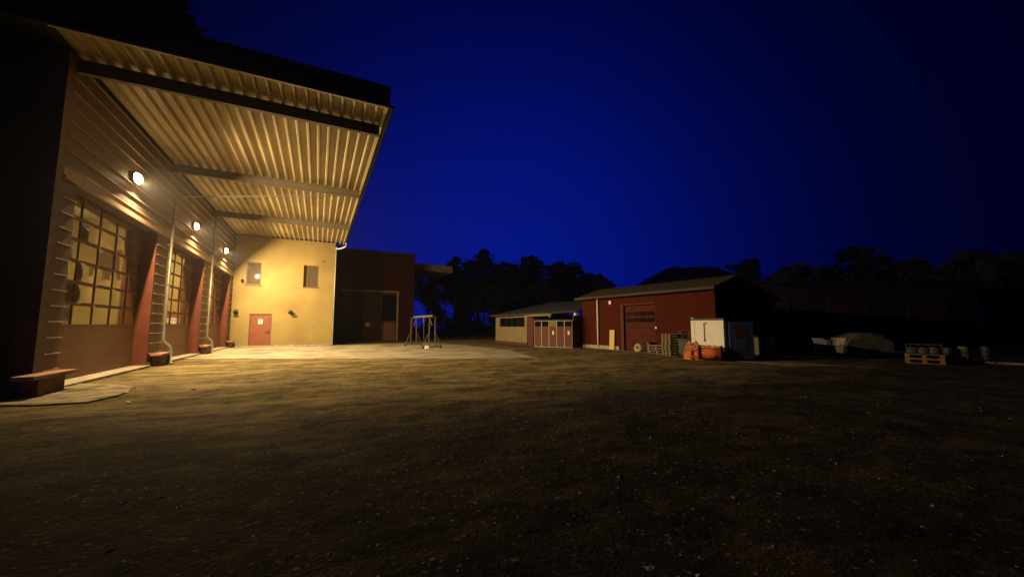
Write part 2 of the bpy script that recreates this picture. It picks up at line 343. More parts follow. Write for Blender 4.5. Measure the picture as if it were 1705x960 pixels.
# ------------------------------------------------------------------ garage building
XF, XD, YG, YW = -5.87, -6.30, 13.08, 35.2       # front face, door plane, gable, yellow wall
bays = [(14.1 + 7.17 * i, 19.84 + 7.17 * i) for i in range(3)]
piers = [(YG, 14.1), (19.84, 21.27), (27.01, 28.44), (34.18, YW - 0.003)]
B = thing('garage_building', 'long brown clad garage with three glazed doors, deep ribbed canopy and yellow end wall', 'building', (-5.87, 24, 0))
B0 = Matrix.Translation((5.87, -24, 0))
def bp(mb, name, m, parent=B, **k): return mb.build(name, m, parent, mtx=(B0 if parent is B else None), **k)
w = MB()
for a, b in piers: w.box(XF - 0.4, XF - 0.03, a, b, -0.1, 5.3)
w.box(XF - 0.4, XF - 0.03, YG, YW - 0.003, 5.3, 8.52)
bp(w, 'wall', M['clad'])
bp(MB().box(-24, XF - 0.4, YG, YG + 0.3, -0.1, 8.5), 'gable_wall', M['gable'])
bp(MB().box(-24, -23.7, YG + 0.3, YW, -0.1, 8.5).box(-23.7, XF - 0.4, YW, YW + 0.3, -0.1, 8.5), 'rear_wall', M['clad'])
# horizontal cassettes: every course ends in a narrow ledge
cl = MB(); ed = MB(); rnd = random.Random(5)
pitch = 0.392
def course(y0, y1, z0, z1):
    cl.prism([(XF - 0.03, z0 + 0.03), (XF, z0 + 0.03), (XF - 0.012, z1), (XF - 0.03, z1)], 'y', y0, y1)
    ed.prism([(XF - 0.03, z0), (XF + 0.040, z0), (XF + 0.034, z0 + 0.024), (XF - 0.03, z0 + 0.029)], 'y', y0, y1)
for pi, (a, b) in enumerate(piers):
    a2 = a + (0.3 if pi == 0 else 0.10); b2 = b - (0.0 if pi == 3 else 0.04)
    z = 0.12
    while z < 5.2:
        course(a2, b2, z, min(z + pitch, 5.28)); z += pitch
z = 5.62
while z < 8.4:
    course(YG + 0.3, YW - 0.003, z, min(z + pitch, 8.48)); z += pitch
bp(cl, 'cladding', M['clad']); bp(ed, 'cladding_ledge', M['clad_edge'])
lt = MB().box(XF - 0.03, XF + 0.05, YG + 0.3, YW - 0.004, 5.30, 5.37).box(XF - 0.03, XF + 0.015, YG + 0.3, YW - 0.004, 5.37, 5.62)
bp(lt, 'lintel_trim', M['clad_edge'])
bp(MB().box(XF - 0.03, XF + 0.02, YG - 0.012, YG + 0.29, 0, 8.5).box(XF - 0.3, XF - 0.03, YG - 0.012, YG, 0, 8.5), 'corner_trim', M['clad'])
for a, b in bays:
    r = MB().box(XD - 0.02, XF - 0.002, b - 0.02, b + 0.098, 0.1, 5.28)
    bp(r, 'reveal', M['reveal'])
for a, b in bays:
    bp(MB().box(XD - 0.3, XF + 0.14, a - 0.02, b + 0.02, -0.05, 0.085), 'threshold', M['sill'], bevel=0.01)
    d = bpy.data.objects.new('garage_door', None); col.objects.link(d); d.parent = B; d.location = (XD + 5.87, (a + b) / 2 - 24, 0)
    D0 = Matrix.Translation((-XD, -(a + b) / 2, 0))
    fr = MB(); nc = 5; cw = 1.113; ga_ = a + 0.31; z0, z1 = 1.62, 5.29; rows = 6; rh = (z1 - z0) / rows
    fr.box(XD - 0.05, XD, a + 0.002, b - 0.022, 1.56, 1.645); fr.box(XD - 0.05, XD, a + 0.002, b - 0.022, 5.20, 5.297)
    for k in range(1, rows): fr.box(XD - 0.05, XD - 0.001, a + 0.002, b - 0.022, z0 + k * rh - 0.05, z0 + k * rh + 0.05)
    for k in range(1, nc): fr.box(XD - 0.05, XD - 0.002, ga_ + k * cw - 0.024, ga_ + k * cw + 0.024, 1.64, 5.21)
    fr.box(XD - 0.05, XD - 0.002, a + 0.003, ga_ + 0.03, 1.64, 5.21)
    fr.build('door_frame', M['doorframe'], d, mtx=D0)
    lp = MB()
    for k in range(3):
        lp.box(XD - 0.05, XD + 0.004, a + 0.003, b - 0.023, 0.085 + k * 0.492, 0.085 + (k + 1) * 0.492 - 0.006)
    lp.build('lower_panel', M['doorbrown'], d, mtx=D0)
    gl = MB(); n = 8
    for i in range(nc):
        for j in range(rows):
            bul = rnd.uniform(0.000, 0.012) * rnd.choice((1, 1, -0.6)); ty = rnd.uniform(-0.008, 0.008) - 0.022; tz = rnd.uniform(-0.006, 0.006)
            y0, zz = ga_ + i * cw + 0.01, z0 + j * rh + 0.01; o = len(gl.v)
            for q in range(n + 1):
                for p in range(n + 1):
                    u, v = p / n * 2 - 1, q / n * 2 - 1
                    gl.v.append((XD - 0.012 + bul * (1 - u * u) * (1 - 0.6 * v * v) + ty * u * 0.5 + tz * v * 0.5, min(b - 0.021, y0 + (cw - 0.02) * p / n), zz + (rh - 0.02) * q / n))
            gl.f += [(o + q * (n + 1) + p, o + q * (n + 1) + p + 1, o + (q + 1) * (n + 1) + p + 1, o + (q + 1) * (n + 1) + p) for q in range(n) for p in range(n)]
    gl.build('glazing', M['doorglass'], d, smooth=True, mtx=D0)
# roof deck of ribbed sheet, carried by beams
rs = MB(); xs = -5.86; prof = []
while xs < 1.66:
    for dx, z in ((0, 8.615), (0.19, 8.615), (0.235, 8.49), (0.288, 8.49)): prof.append((min(xs + dx, 1.7), z))
    xs += 0.333
prof.append((1.7, 8.615))
YN = 12.2
k = len(prof)
rs.raw([(x, YN, z) for x, z in prof] + [(x, YW + 0.02, z) for x, z in prof], [(i, i + 1, i + 1 + k, i + k) for i in range(k - 1)])
bp(rs, 'roof_sheet', M['sheet'])
bp(MB().prism([(-24.8, 8.64), (1.72, 8.64), (1.72, 8.74), (-24.8, 9.1)], 'y', YN + 0.06, YW + 0.6), 'roof', M['fascia'])
bp(MB().box(-24.8, XF - 0.01, YN, YG - 0.02, 8.56, 8.615), 'eaves_soffit', M['fascia'])
bp(MB().box(-24.85, 1.76, YN - 0.05, YN - 0.001, 8.54, 9.22), 'fascia', M['fascia'], bevel=0.008)
bp(MB().box(XF, 1.72, YN - 0.054, YN + 0.03, 8.495, 8.538), 'drip_edge', M['trim'])
bp(MB().box(1.705, 1.76, YN - 0.001, YW + 0.6, 8.55, 9.12), 'side_fascia', M['fascia'])
bp(MB().box(1.60, 1.704, YN + 0.035, YW + 0.6, 8.50, 8.545), 'side_trim', M['trim'])
gt = MB(); pts = [(1.764 + 0.075 + 0.075 * math.cos(t), 8.62 + 0.085 * math.sin(t)) for t in [math.pi + math.pi * i / 8 for i in range(9)]]
gt.prism(pts + [(1.764 + 0.135, 8.63), (1.764 + 0.02, 8.63)], 'y', YN + 0.02, YW + 0.55)
bp(gt, 'gutter', M['fascia'])
for yb in (13.5, 20.75, 28.2):
    bm_ = MB().box(XF + 0.001, 1.62, yb - 0.08, yb + 0.08, 8.47, 8.498).box(XF + 0.001, 1.62, yb - 0.08, yb + 0.08, 8.14, 8.165).box(XF + 0.001, 1.62, yb - 0.012, yb + 0.012, 8.165, 8.47)
    bm_.box(XF + 0.001, XF + 0.025, yb - 0.12, yb + 0.12, 8.05, 8.14)
    bp(bm_, 'roof_beam', M['beam'])
# rainwater pipes
def downpipe(y, ztop, lead):
    x = XF + 0.15; p = MB()
    pts = []
    if lead: pts += [(1.80, y, 8.50), (1.62, y, 8.32), (x + 0.12, y, ztop + 0.04), (x + 0.03, y, ztop + 0.0), (x, y, ztop - 0.08)]
    else: pts += [(x, y, ztop)]
    pts += [(x, y, 1.02), (x + 0.03, y + 0.01, 0.93), (x + 0.21, y + 0.05, 0.74), (x + 0.25, y + 0.06, 0.66), (x + 0.25, y + 0.06, 0.08), (x + 0.285, y + 0.06, 0.045), (x + 0.35, y + 0.06, 0.04)]
    p.tube(pts, ([0.026] * 4 + [0.05] + [0.058] * (len(pts) - 5)) if lead else 0.05, 12)
    o = bp(p, 'downpipe', M['pipe'], smooth=True)
    for z in (1.6, 3.3, 5.0, 6.4): bp(MB().tube([(x, y, z), (x, y, z + 0.05)], 0.068).bar((x, y, z + 0.025), (XF, y, z + 0.025), 0.02), 'pipe_bracket', M['pipe'])
downpipe(20.95, 7.12, True); downpipe(28.05, 8.4, False)
# yellow rendered end wall
yw = MB(); x0, x1 = XF + 0.0, 1.05
ops = [(-5.07, -4.08, 4.72, 6.50), (-1.20, -0.12, 4.72, 6.50), (-4.66, -3.21, -0.1, 2.50)]
xsx = sorted({x0, x1, *[o[0] for o in ops], *[o[1] for o in ops]}); zs = sorted({-0.1, 8.52, 2.50, 4.72, 6.50})
for i in range(len(xsx) - 1):
    for j in range(len(zs) - 1):
        cx, cz = (xsx[i] + xsx[i + 1]) / 2, (zs[j] + zs[j + 1]) / 2
        if not any(o[0] < cx < o[1] and o[2] < cz < o[3] for o in ops): yw.box(xsx[i], xsx[i + 1], YW, YW + 0.3, zs[j], zs[j + 1])
yo = bp(yw, 'rendered_wall', M['yellow'])
bm2 = bmesh.new(); bm2.from_mesh(yo.data); bmesh.ops.remove_doubles(bm2, verts=bm2.verts, dist=1e-4)
seen = {}
for f in list(bm2.faces):
    key = tuple(sorted(v.index for v in f.verts)); seen.setdefault(key, []).append(f)
bmesh.ops.delete(bm2, geom=[f for fs in seen.values() if len(fs) > 1 for f in fs], context='FACES'); bm2.to_mesh(yo.data); bm2.free()
bp(MB().box(0.752, 1.05, YW + 0.3, YW + 9, -0.1, 8.45), 'side_wall', M['yellow'])
for wi, (a, b, c, d_) in enumerate(ops[:2]):
    o = bpy.data.objects.new('window', None); col.objects.link(o); o.parent = B; o.location = ((a + b) / 2 + 5.87, YW - 24, c)
    O0 = Matrix.Translation((-(a + b) / 2, -YW, -c)); y = YW + (0.05 if wi == 0 else 0.14)
    f = MB().box(a, a + 0.06, y, y + 0.06, c, d_).box(b - 0.06, b, y, y + 0.06, c, d_).box(a + 0.06, b - 0.06, y, y + 0.06, d_ - 0.06, d_).box(a + 0.06, b - 0.06, y, y + 0.06, c, c + 0.07)
    f.build('window_frame', M['winframe'], o, mtx=O0)
    MB().box(a + 0.06, b - 0.06, y + 0.03, y + 0.045, c + 0.07, d_ - 0.06).build('pane', M['winglass'], o, mtx=O0)
    MB().box(a - 0.05, b + 0.05, YW - 0.07, y, c - 0.035, c).build('window_sill', M['winframe'], o, mtx=O0)
    if wi == 1: MB().box(a + 0.30, a + 0.34, y - 0.002, y + 0.028, c + 0.07, d_ - 0.06).build('mullion', M['winframe'], o, mtx=O0)
a, b, c, d_ = ops[2]
o = bpy.data.objects.new('door', None); col.objects.link(o); o.parent = B; o.location = ((a + b) / 2 + 5.87, YW - 24, 0)
O0 = Matrix.Translation((-(a + b) / 2, -YW, 0))
MB().box(a + 0.06, b - 0.07, YW + 0.06, YW + 0.11, 0.03, d_ - 0.06).build('door_leaf', M['reddoor'], o, mtx=O0, bevel=0.008)
MB().box(a, a + 0.057, YW + 0.04, YW + 0.14, 0.0, d_).box(b - 0.067, b, YW + 0.04, YW + 0.14, 0.0, d_).box(a + 0.057, b - 0.067, YW + 0.04, YW + 0.14, d_ - 0.057, d_).build('door_frame', M['doorframe'], o, mtx=O0)
MB().box(b - 0.22, b - 0.16, YW + 0.045, YW + 0.06, 0.98, 1.24).bar((b - 0.19, YW + 0.0, 1.12), (b - 0.34, YW + 0.0, 1.12), 0.025).bar((b - 0.19, YW + 0.05, 1.12), (b - 0.19, YW - 0.01, 1.12), 0.025).build('door_handle', M['black'], o, mtx=O0)
MB().box(-4.09, -3.82, YW + 0.052, YW + 0.058, 1.74, 2.10).build('notice', M['paper'], o, mtx=O0)
MB().box(-4.00, -3.90, YW + 0.047, YW + 0.051, 1.93, 2.02).box(-3.97, -3.93, YW + 0.047, YW + 0.051, 1.88, 1.925).build('notice_print', M['ink'], o, mtx=O0)
# corner pipe of the yellow wall and its white gutter outlet
cp = MB().tube([(1.12, YW - 0.05, 8.2), (1.12, YW - 0.05, 0.05)], 0.05)
for z in (0.9, 2.9, 5.0, 5.7, 7.4): cp.tube([(1.12, YW - 0.05, z), (1.12, YW - 0.05, z + 0.07)], 0.062)
bp(cp, 'corner_pipe', M['pipe'])
bp(MB().tube([(1.84, YW - 0.6, 8.54), (1.84, YW - 0.6, 8.30), (1.78, YW - 0.55, 8.20), (1.55, YW - 0.35, 8.08), (1.30, YW - 0.16, 8.02), (1.12, YW - 0.05, 8.06)], 0.055), 'gutter_outlet', M['white'], smooth=True)
bp(MB().box(XF + 0.01, 1.04, YW - 0.012, YW - 0.001, 0.014, 0.10), 'wall_base', M['sill'])

# floodlights above the doors
def flood(y, lb):
    t = thing('flood_light', lb, 'lamp', (XF + 0.02, y, 6.66), 0, 'flood lights above the garage doors')
    # oval bulkhead lamp: back plate, rim and a glowing globe
    n = 24; h = MB(); prof = [(0.0, 0.95), (0.03, 1.08), (0.055, 1.08), (0.06, 0.98)]
    for px, q in prof:
        for j in range(n): t_ = 2 * math.pi * j / n; h.v.append((px, 0.29 * q * math.cos(t_), 0.19 * q * math.sin(t_)))
    h.f = [(i * n + j, i * n + (j + 1) % n, (i + 1) * n + (j + 1) % n, (i + 1) * n + j) for i in range(len(prof) - 1) for j in range(n)] + [tuple(range(n))]
    h.build('housing', M['beam'], t, smooth=True)
    l_ = MB(); l_.v = [(0.19, 0, 0)]; rings = 6
    for k in range(1, rings + 1):
        e_ = k / rings * math.pi / 2
        for j in range(n): t_ = 2 * math.pi * j / n; l_.v.append((0.05 + 0.14 * math.cos(e_), 0.28 * math.sin(e_) * math.cos(t_), 0.18 * math.sin(e_) * math.sin(t_)))
    l_.f = [(0, 1 + j, 1 + (j + 1) % n) for j in range(n)] + [(1 + i * n + j, 1 + (i + 1) * n + j, 1 + (i + 1) * n + (j + 1) % n, 1 + i * n + (j + 1) % n) for i in range(rings - 1) for j in range(n)]
    l_.build('lens', M['lens'], t, smooth=True)
    tilt = Matrix.Translation((0.06, 0, 0)) @ Matrix.Rotation(R(5), 4, 'Z') @ Matrix.Rotation(R(38), 4, 'Y') @ Matrix.Translation((0.165, 0, 0))
    ld = bpy.data.lights.new('flood_lamp', 'AREA'); ld.shape = 'ELLIPSE'; ld.size = 0.12; ld.size_y = 0.24; ld.spread = R(160); ld.energy = LAMP_W; ld.color = LAMP_COL
    lo = bpy.data.objects.new('flood_lamp', ld); col.objects.link(lo); lo.parent = t
    lo.matrix_local = tilt @ Matrix.Rotation(R(-90), 4, 'Y')
flood(17.3, 'lit floodlight above the nearest garage door'); flood(24.5, 'lit floodlight above the middle garage door'); flood(31.7, 'lit floodlight above the farthest garage door by the yellow wall')
# plinths at the foot of the piers
def plinth(y0, y1, lb, depth=0.37):
    t = thing('plinth', lb, 'plinth', (XF + depth / 2, (y0 + y1) / 2, 0), 0, 'plinths at the foot of the piers')
    h = (y1 - y0) / 2
    MB().box(-depth / 2 + 0.03, depth / 2 - 0.04, -h * 0.62, h * 0.62, -0.05, 0.41).build('plinth_body', M['plinth'], t, bevel=0.015)
    MB().box(-depth / 2 + 0.03, depth / 2 + 0.03, -h, h, 0.412, 0.50).build('plinth_slab', M['slabtop'], t, bevel=0.012)
plinth(12.3, 13.98, 'largest nearest brown plinth with orange slab top at the garage corner')
plinth(20.0, 21.35, 'brown plinth with slab top beside the zinc downpipe')
plinth(27.1, 28.45, 'small brown plinth between the middle and farthest garage doors')
plinth(34.25, 35.1, 'small brown plinth in the corner against the yellow wall')
# wall fittings of the yellow wall
def spot(x, z, lb):
    t = thing('wall_spotlight', lb, 'spotlight', (x, YW, z), 0, 'unlit spotlights on the yellow wall')
    MB().tube([(0, 0, 0), (0, -0.06, 0)], 0.06).bar((0, -0.05, 0), (0, -0.16, -0.02), 0.04).build('bracket', M['black'], t)
    MB().tube([(0, -0.08, 0.06), (0, -0.12, 0.03), (0, -0.30, -0.10)], [0.07, 0.13, 0.15], 16).build('lamp_head', M['black'], t, smooth=True)
spot(-5.53, 2.70, 'small black unlit spotlight on yellow wall left of the red door'); spot(-1.98, 2.72, 'small black unlit spotlight on yellow wall right of the red door')
t = thing('security_camera', 'small dark camera on yellow wall beside the left window', 'camera', (-5.32, YW, 5.0))
MB().box(-0.05, 0.05, -0.03, 0, -0.05, 0.12).bar((0, -0.02, 0.06), (0.06, -0.14, 0.09), 0.03).build('bracket', M['black'], t)
MB().tube([(0.08, -0.10, 0.09), (0.04, -0.26, -0.03)], 0.06).build('camera_body', M['black'], t)
tag(MB().box(0.12, 0.36, YW - 0.03, YW - 0.002, 6.86, 6.93).box(0.14, 0.34, YW - 0.045, YW - 0.03, 6.875, 6.915).build('wall_vent', M['black']), 'small flat dark vent high on the yellow wall right of the window', 'vent')

# ------------------------------------------------------------------ brick building behind the yellow wall
K = thing('brick_building', 'dark red brick building with shuttered gateway standing behind the yellow wall corner', 'building', (5, 43, 0))
K0 = Matrix.Translation((-5, -43, 0))
def kp(mb, name, m, parent=K, **k): return mb.build(name, m, parent, mtx=K0 if parent is K else None, **k)
kw = MB().box(1.3, 2.2, 43, 43.4, -0.1, 9.45).box(7.6, 9.45, 43, 43.4, -0.1, 9.45).box(2.2, 7.6, 43, 43.4, 5.2, 9.45).box(9.1, 9.45, 43.4, 56, -0.1, 9.45)
kp(kw, 'wall', M['brick'])
kp(MB().box(1.1, 9.6, 42.9, 56, 9.45, 9.62), 'roof', M['fascia'])
kp(MB().box(2.0, 7.8, 42.9, 42.998, 5.2, 5.32).box(7.6, 7.74, 42.9, 42.998, 0, 5.2), 'gateway_frame', M['oldwood'])
kp(MB().box(2.2, 7.6, 43.15, 43.25, 0, 5.2), 'shutter', M['shutter'])
kp(MB().box(6.1, 7.5, 43.08, 43.14, 0.02, 1.95), 'lower_panel', M['orangepanel'])
kp(MB().box(6.1, 7.5, 43.07, 43.13, 2.2, 4.9), 'window', M['darkglass'])
kp(MB().box(4.45, 4.90, 43.06, 43.12, 1.55, 1.92), 'sign', M['yellowsign'])
for z in (1.7, 3.2, 4.9): kp(MB().box(7.745, 7.80, 42.88, 42.95, z, z + 0.12), 'hinge', M['oldwood'])
kp(MB().prism([(9.46, 8.45), (14.9, 8.2), (15.0, 8.35), (14.9, 9.05), (9.46, 9.25)], 'y', 46.5, 52), 'side_canopy', M['cream'])
# ------------------------------------------------------------------ gantry hoist
t = thing('gantry_hoist', 'rusty pale steel gantry hoist on wheels standing on the apron edge', 'hoist', (7.15, 29.4, 0), R(-84.6))
L = 2.1
MB().bar((-L - 0.08, 0, 2.30), (L + 0.08, 0, 2.30), 0.10, 0.14).build('top_beam', M['gantry'], t)
for s in (-1, 1):
    for q in (-1, 1):
        MB().bar((s * L, q * 0.24, 0.17), (s * L, q * 0.20, 2.23), 0.07).build('upright', M['gantry'], t)
        MB().bar((s * L, q * 0.66, 0.17), (s * L, q * 0.26, 1.05), 0.05).build('brace', M['gantry'], t)
    MB().bar((s * L, -0.72, 0.13), (s * L, 0.72, 0.13), 0.08).build('foot_beam', M['gantry'], t)
    MB().bar((s * L, -0.30, 2.215), (s * L, 0.30, 2.215), 0.07).build('head_beam', M['gantry'], t)
    MB().bar((s * (L - 0.04), 0, 1.6), (s * (L - 0.62), 0, 2.23), 0.05).build('knee_brace', M['gantry'], t)
    for q in (-1, 1): MB().tube([(s * L - 0.03, q * 0.66, 0.075), (s * L + 0.03, q * 0.66, 0.075)], 0.075, 14).build('wheel', M['black'], t)
MB().bar((0.30, 0, 2.23), (0.30, 0, 1.85), 0.10).tube([(0.30, 0, 1.85), (0.30, 0, 1.1), (0.33, 0.02, 0.6)], 0.018, 6).build('chain_hoist', M['gantry'], t)
tag(MB().prism([(6.66, 26.5), (6.92, 26.45), (6.94, 26.7), (6.69, 26.75)], 'z', 0.014, 0.22).build('white_canister', M['white'], bevel=0.03), 'small white canister on the apron at the foot of the gantry hoist', 'canister')

# ------------------------------------------------------------------ red barn
BA, BB = Vector((17.70, 23.41, 0)), Vector((18.62, 13.25, 0))
u = (BB - BA).normalized(); ang = math.atan2(u.y, u.x); BL = (BB - BA).length
N = thing('red_barn', 'long low barn of red boards with grey brown roof and roll up door', 'barn', BA, ang)   # local x along front, local -y = inside? front faces local -y
# local axes: x along the front (away from photo left), y into the building
Z = 3.62
nb = MB().box(0, 3.90, 0, 0.2, -0.1, Z).box(6.45, BL, 0, 0.2, -0.1, Z).box(3.90, 6.45, 0, 0.2, 2.98, Z)
nb.prism([(0.2, -0.1), (6.2, -0.1), (6.2, 3.1), (1.8, 4.22), (0.2, Z)], 'x', 0, 0.2).prism([(0.2, -0.1), (6.2, -0.1), (6.2, 3.1), (1.8, 4.22), (0.2, Z)], 'x', BL - 0.2, BL).box(0, BL, 6.2, 6.4, -0.1, 3.1)
nb.build('wall', M['barnred'], N)
rf = MB()
for (ya, za, yb_, zb) in ((-0.45, Z - 0.07, 1.8, 4.30), (6.7, 3.1, 1.8, 4.30)):
    rf.raw([(-0.2, ya, za), (BL + 0.3, ya, za), (BL + 0.3, yb_, zb), (-0.2, yb_, zb), (-0.2, ya, za + 0.09), (BL + 0.3, ya, za + 0.09), (BL + 0.3, yb_, zb + 0.09), (-0.2, yb_, zb + 0.09)],
           [(0, 1, 2, 3), (4, 5, 6, 7), (0, 1, 5, 4), (1, 2, 6, 5), (2, 3, 7, 6), (3, 0, 4, 7)])
rf.build('roof', M['barnroof'], N)
MB().box(-0.35, BL + 0.28, -0.50, -0.452, Z - 0.12, Z + 0.03).build('eaves_board', M['darkwood'], N)
MB().box(0.02, 3.55, -0.06, -0.002, 0, 0.24).build('plinth', M['greywhite'], N)
bd = MB()
for k in range(6): bd.box(3.99, 6.44, 0.10, 0.15, 0.02 + k * 0.48, 0.02 + (k + 1) * 0.48 - 0.012)
d = bd.build('garage_door', M['barndoor'], N)
bw = MB(); fw_ = MB()
for z in (1.83, 2.22):
    for k in range(4): bw.box(4.10 + k * 0.57, 4.62 + k * 0.57, 0.09, 0.098, z, z + 0.27)
bw.build('door_window', M['darkglass'], d)
MB().box(3.74, 3.99, -0.05, -0.002, 0, 3.02).build('door_post', M['darkred'], N)
MB().box(3.99, 6.5, -0.05, -0.002, 2.93, 3.02).build('door_lintel', M['darkred'], N)
MB().tube([(1.66, -0.10, Z - 0.05), (1.66, -0.10, 2.0), (1.66, -0.10, 0.05)], 0.055).build('downpipe', M['white'], N, smooth=True)
MB().box(2.80, 3.02, -0.16, -0.001, 3.05, 3.30).build('wall_box', M['white'], N, bevel=0.02)
MB().tube([(6.52, -0.001, 1.48), (6.52, -0.07, 1.48)], 0.07).build('door_switch', M['white'], N)
def onbarn(x, y, z=0): return N.location + Matrix.Rotation(ang, 3, 'Z') @ Vector((x, y, z))
o = MB().box(-0.22, 0.22, -0.03, 0.03, 0, 1.32).build('leaning_board', M['ybright'], bevel=0.008); o.location = onbarn(3.0, -0.14); o.rotation_euler = (R(-3), 0, ang)
tag(o, 'upright pale yellow board leaning on the red barn wall', 'board')

# ------------------------------------------------------------------ cream shed with red folding doors
S = thing('cream_shed', 'low cream shed with blue grey roof and row of red brown doors', 'shed', (15.2, 28, 0))
S0 = Matrix.Translation((-15.2, -28, 0))
def sp(mb, name, m, parent=S, **k): return mb.build(name, m, parent, mtx=S0 if parent is S else None, **k)
sp(MB().box(15.25, 15.5, 27.6, 33.8, 0.22, 1.52).box(15.25, 15.5, 27.6, 28.0, 1.52, 2.42).box(15.25, 15.5, 32.9, 33.8, 1.52, 2.42).box(15.25, 15.5, 28.0, 32.9, 2.30, 2.42).box(15.5, 21, 27.6, 27.8, 0, 2.42).box(15.5, 21, 33.6, 33.8, 0, 2.42), 'wall', M['cream'])
sp(MB().box(15.2, 15.5, 27.6, 33.8, -0.1, 0.219), 'plinth', M['darkred'])
wd = sp(MB().box(15.33, 15.40, 28.0, 32.9, 1.52, 2.30), 'window', M['darkglass'])
for y in (29.2, 30.4, 31.6): MB().box(15.29, 15.325, y - 0.04, y + 0.04, 1.52, 2.30).build('window_bar', M['shutter'], wd, mtx=S0)
rr = MB(); e0, e1 = (14.9, 34.3), (16.7, 22.7)
rr.raw([(14.85, 34.2, 2.46), (15.0, 27.2, 2.46), (17.3, 23.6, 2.62), (22.2, 24.0, 3.75), (21.5, 34.2, 3.9)] + [(14.85, 34.2, 2.58), (15.0, 27.2, 2.58), (17.3, 23.6, 2.74), (22.2, 24.0, 3.87), (21.5, 34.2, 4.02)],
       [(0, 1, 2, 3, 4), (5, 6, 7, 8, 9)] + [(i, (i + 1) % 5, (i + 1) % 5 + 5, i + 5) for i in range(5)])
sp(rr, 'roof', M['shedroof'])
sp(MB().bar((15.0, 27.4, 2.40), (15.9, 24.9, 2.44), 0.06, 0.16), 'fascia', M['cream'])
sp(MB().box(15.78, 15.95, 24.95, 25.12, 2.24, 2.46), 'rafter_end', M['cream'])
sp(MB().box(17.15, 17.4, 23.55, 23.75, 2.30, 2.55), 'wall_lamp', M['white'])
sp(MB().bar((15.35, 27.55, 1.1), (15.0, 26.1, 1.1), 0.1, 2.3), 'side_wall', M['darkred'])
sp(MB().bar((16.75, 23.3, 1.15), (17.75, 23.55, 1.15), 0.1, 2.4), 'corner_wall', M['darkred'])
ga, gb = Vector((14.87, 25.75, 0)), Vector((16.56, 23.15, 0)); gu = (gb - ga).normalized(); gl_ = (gb - ga).length; gw = gl_ / 5
gang = math.atan2(gu.y, gu.x)
for k in range(5):
    d = bpy.data.objects.new('door', None); col.objects.link(d); d.parent = S
    d.location = ga + gu * gw * k - Vector((15.2, 28, 0)); d.rotation_euler = (0, 0, gang)
    MB().box(0.03, gw - 0.03, 0, 0.05, 0.05, 1.55).build('door_leaf', M['gatepanel'], d)
    MB().box(0.03, gw - 0.03, 0.01, 0.04, 1.56, 1.93).build('transom', M['cream'] if k == 2 else M['darkglass'], d)
    MB().box(0, 0.035, -0.02, 0.06, 0, 1.98).box(gw - 0.03, gw - 0.002, -0.02, 0.06, 0, 1.98).box(0.035, gw - 0.03, -0.02, 0.06, 1.94, 1.98).box(0.035, gw - 0.03, -0.015, 0.06, 0.0, 0.05).build('door_frame', M['greywhite'], d)
    if k in (2, 4): MB().box(gw * 0.42, gw * 0.64, -0.012, -0.002, 0.95, 1.22).build('notice', M['paper'], d)
sp(MB().bar(ga + Vector((0.4, 0.4, 2.05)), gb + Vector((0.4, 0.4, 2.05)), 0.6, 0.06), 'door_canopy', M['shedroof'])

# ------------------------------------------------------------------ things stacked before the barn
def pallet_mesh(w=1.2, d=0.8):
    p = MB()
    for k in range(5): y = -d / 2 + k * (d - 0.1) / 4; p.box(-w / 2, w / 2, y, y + 0.1, 0.122, 0.144)
    for x in (-w / 2, -0.07, w / 2 - 0.14):
        p.box(x, x + 0.14, -d / 2, d / 2, 0.10, 0.1215)
        for y in (-d / 2, -0.05, d / 2 - 0.1): p.box(x, x + 0.14, y, y + 0.1, 0.022, 0.0995)
    for y in (-d / 2, -0.05, d / 2 - 0.1): p.box(-w / 2, w / 2, y, y + 0.1, 0.0, 0.0215)
    return p
def pallet_stack(x, y, rz, n, m, labels, group, w=1.2, sc=1.0):
    first = None; rn = random.Random(int(x * 100))
    for k in range(n):
        if first is None: o = first = pallet_mesh(w).build('pallet', m)
        else: o = first.copy(); col.objects.link(o)
        o.location = (x + rn.uniform(-0.03, 0.03), y + rn.uniform(-0.03, 0.03), 0.002 + k * 0.146); o.rotation_euler = (0, 0, rz + rn.uniform(-0.03, 0.03))
        lb = labels[0] if k == 0 else labels[2] if k == n - 1 else labels[1]
        tag(o, lb, 'pallet', group)
pallet_stack(17.2, 14.85, ang - 0.35, 8, M['pallet'], ('bottom wooden pallet of the stack between long plank and green bin', 'wooden pallet in the middle of the stack between long plank and green bin', 'top wooden pallet of the stack between long plank and green bin'), 'pallets stacked beside the green bin', 0.8)
pallet_stack(18.0, 14.2, ang + 0.2, 9, M['darkwood'], ('bottom dark pallet of the taller stack behind the green bin', 'dark pallet in the middle of the taller stack behind the green bin', 'top dark pallet of the taller stack behind the green bin'), 'dark pallets stacked behind the green bin')
pallet_stack(17.95, 16.35, ang, 3, M['pallet'], ('bottom pallet of the low stack under the long pale plank', 'middle pallet of the low stack under the long pale plank', 'top pallet of the low stack under the long pale plank'), 'low pallets under the plank')
o = MB().box(-0.62, 0.62, -0.09, 0.09, 0, 0.05).build('plank', M['palletnew'], bevel=0.005); o.location = (17.7, 16.3, 0.445); o.rotation_euler = (0, 0, ang)
tag(o, 'long pale plank lying on the low pallets by the barn', 'plank')
